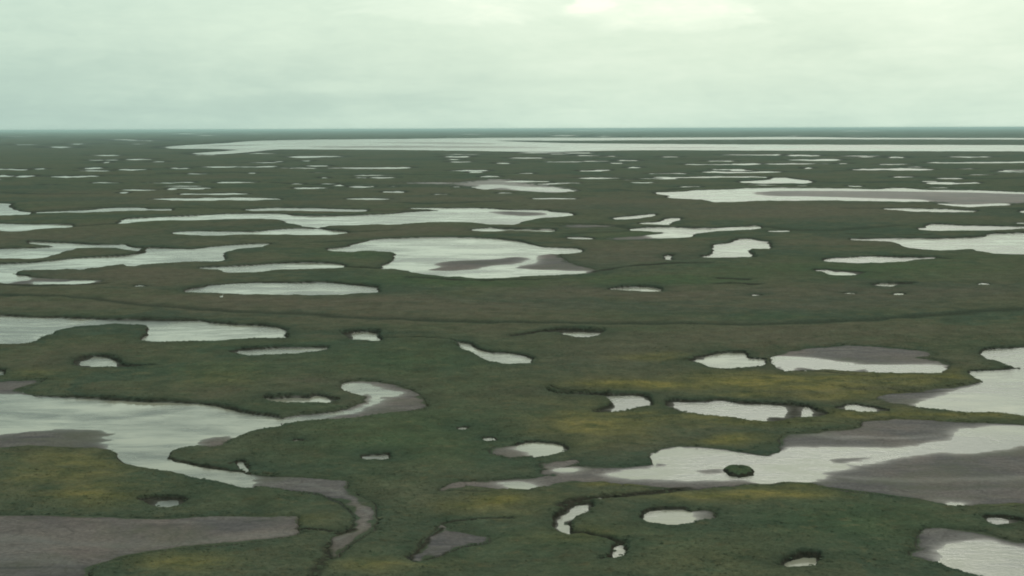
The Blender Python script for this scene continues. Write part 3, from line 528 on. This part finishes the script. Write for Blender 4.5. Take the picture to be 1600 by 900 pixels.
# ------------------------------------------------------------------ water: each pond one level sheet reaching under its banks
reach = np.maximum(4.5, 4.5 * dYm)
wc_ = np.where(sdW < reach, wown, -1)
for _ in range(1): 
    c4 = np.stack([wc_[:-1, :-1], wc_[1:, :-1], wc_[1:, 1:], wc_[:-1, 1:]]); cell_w = c4.max(0)
far_n = 0
for i, (lab, pw) in enumerate(ponds):
    rr, cc = np.where(cell_w == i)
    if len(rr) == 0: continue
    vs, fs = [], []
    for r_ in np.unique(rr):
        c = np.sort(cc[rr == r_]); br = np.where(np.diff(c) > 1)[0]
        st = np.concatenate([[c[0]], c[br + 1]]); en = np.concatenate([c[br], [c[-1]]]) + 1
        for a_, b_ in zip(st, en):
            ya, yb = YR[r_], YR[r_ + 1]; k = len(vs)
            vs += [(u[a_] * ya, ya, 0), (u[a_] * yb, yb, 0), (u[b_] * yb, yb, 0), (u[b_] * ya, ya, 0)]; fs.append((k, k + 1, k + 2, k + 3))
    nm = 'pond'
    if lab and 'lagoon' in lab and 'vast' in lab: nm = 'lagoon'
    if lab and 'channel winding' in lab: nm = 'channel'
    o = mesh_obj(nm, np.array(vs), np.array(fs), wm, smooth=False); o['kind'] = 'structure'
    if lab: o['label'] = lab; o['group'] = 'ponds scattered over the tundra'
    else: o['label'] = 'thin distant sliver of pale water in the flat tundra'; o['group'] = 'faraway slivers of water'

# ------------------------------------------------------------------ the green islet in the channel
def ground_at(px, py, z=0): x, y = px2xy([px], [py], z); return float(x[0]), float(y[0])
def islet():
    xa, ya = ground_at(1131, 738); xb, _ = ground_at(1178, 738); cx = (xa + xb) / 2; rx = (xb - xa) / 2
    _, yf = ground_at(1154, 730, .0); _, yn = ground_at(1154, 745.5, .0); cy = (yf + yn) / 2; ry = (yf - yn) / 2
    na, nr = 72, 22; vs = []; fs = []; at = []
    for i in range(nr + 1):
        q = i / nr
        for k in range(na):
            a = 2 * math.pi * k / na; c_, s_ = math.cos(a), math.sin(a)
            e = 2.3; rad = (abs(c_) ** e + abs(s_) ** e) ** (-1 / e) * (1 + .07 * math.sin(3 * a + 1) + .04 * math.sin(7 * a) + .03 * math.sin(17 * a) + .05 * (random.Random(k * 7 + 1).random() - .5))
            z = .95 * (1 - q ** 3.2) - .25 * q ** 6 + .10 * math.sin(5 * q + 3 * a) * q * (1 - q) + .22 * (random.Random(i * 97 + k).random() - .5) * (1 - .5 * q) + .12 * math.sin(2 * a + 1) * (1 - q)
            rr_ = (1.03 + .05 * math.sin(11 * a + 2) * q) * q ** .8
            vs.append((rx * rad * rr_ * c_, ry * rad * rr_ * s_, z))
            p_ = max(0, min(.95, (q - .70 - .05 * math.sin(9 * a)) / .16)); at.append((0, 0, .9, .15 + .6 * max(0, (q - .6) / .4), 0, p_, 0, 1))
    for i in range(nr):
        for k in range(na): fs.append((i * na + k, (i + 1) * na + k, (i + 1) * na + (k + 1) % na, i * na + (k + 1) % na))
    at = np.array(at, np.float32)
    o = mesh_obj('islet', np.array(vs), np.array(fs), gm, (('cover', at[:, :4]), ('soil', at[:, 4:])))
    o.location = (cx, cy, 0); o['label'] = 'small rounded green islet with dark sides standing in the tidal channel'; o['category'] = 'islet'
islet()

# ------------------------------------------------------------------ the white bird on the near shore of the long flat pond
bm_, t, b = new_mat('white_plumage'); inp(b, 'Base Color', (.8, .79, .74, 1)); inp(b, 'Roughness', .8)
km, t, b = new_mat('black_bill'); inp(b, 'Base Color', (.02, .02, .02, 1)); inp(b, 'Roughness', .5)
def tube(name, pts, rad, mat, parent, n=10, flat=1.0):
    import bmesh
    vs, fs = [], []
    pts = [np.array(p, float) for p in pts]
    for i, p in enumerate(pts):
        d = pts[min(i + 1, len(pts) - 1)] - pts[max(i - 1, 0)]; d /= np.linalg.norm(d)
        s_ = np.cross(d, (0, 1, 0)); s_ /= np.linalg.norm(s_); q = np.array((0, 1.0, 0))
        for k in range(n):
            a = 2 * math.pi * k / n; vs.append(p + rad[i] * (math.cos(a) * q * flat + math.sin(a) * s_))
    for i in range(len(pts) - 1):
        for k in range(n): fs.append((i * n + k, i * n + (k + 1) % n, (i + 1) * n + (k + 1) % n, (i + 1) * n + k))
    me = bpy.data.meshes.new(name); me.from_pydata([tuple(x) for x in vs], [], fs + [tuple(range(n))[::-1], tuple(range((len(pts) - 1) * n, len(pts) * n))])
    for p_ in me.polygons: p_.use_smooth = True
    me.materials.append(mat); o = bpy.data.objects.new(name, me); C.objects.link(o); o.parent = parent; return o
bx, by = ground_at(346, 465, 1.0)
bird = bpy.data.objects.new('swan', None); C.objects.link(bird); bird.location = (bx, by, 1.02); bird.rotation_euler = (0, 0, math.radians(12))
bird['label'] = 'lone white bird sitting on the tundra below the long flat pond'; bird['category'] = 'bird'
tube('body', [(-.62, 0, .30), (-.5, 0, .30), (-.3, 0, .29), (0, 0, .28), (.25, 0, .28), (.42, 0, .32), (.50, 0, .40), (.52, 0, .52), (.50, 0, .66), (.47, 0, .78), (.50, 0, .88), (.58, 0, .92), (.64, 0, .91)], [.03, .10, .20, .27, .25, .18, .11, .065, .05, .048, .06, .065, .04], bm_, bird, 14)
tube('bill', [(.63, 0, .91), (.70, 0, .89), (.77, 0, .87)], [.035, .025, .01], km, bird, 8)
for s in (-1, 1): tube('wing', [(-.58, s * .10, .36), (-.4, s * .17, .38), (-.1, s * .22, .38), (.15, s * .20, .36), (.3, s * .13, .34)], [.02, .09, .13, .12, .04], bm_, bird, 10, .5)

# ------------------------------------------------------------------ haze
hm = bpy.data.materials.new('thin_air'); hm.use_nodes = True; t = hm.node_tree; t.nodes.clear()
o_ = nd(t, 'ShaderNodeOutputMaterial'); pv = nd(t, 'ShaderNodeVolumePrincipled'); inp(pv, 'Color', (.66, .86, .86, 1)); inp(pv, 'Density', 0.000044); t.links.new(pv.outputs[0], o_.inputs['Volume'])
x1, y0, y1, z0, z1 = 260000., -300., 160000., -2., 64.
me = bpy.data.meshes.new('haze')
me.from_pydata([(-x1, y0, z0), (x1, y0, z0), (x1, y1, z0), (-x1, y1, z0), (-x1, y0, z1), (x1, y0, z1), (x1, y1, z1), (-x1, y1, z1)], [], [(0, 3, 2, 1), (4, 5, 6, 7), (0, 1, 5, 4), (1, 2, 6, 5), (2, 3, 7, 6), (3, 0, 4, 7)])
me.materials.append(hm); hz = bpy.data.objects.new('haze', me); C.objects.link(hz); hz['kind'] = 'stuff'; hz['label'] = 'thin pale air fading the far plain'
print('grid', NR, NC, NR * NC)
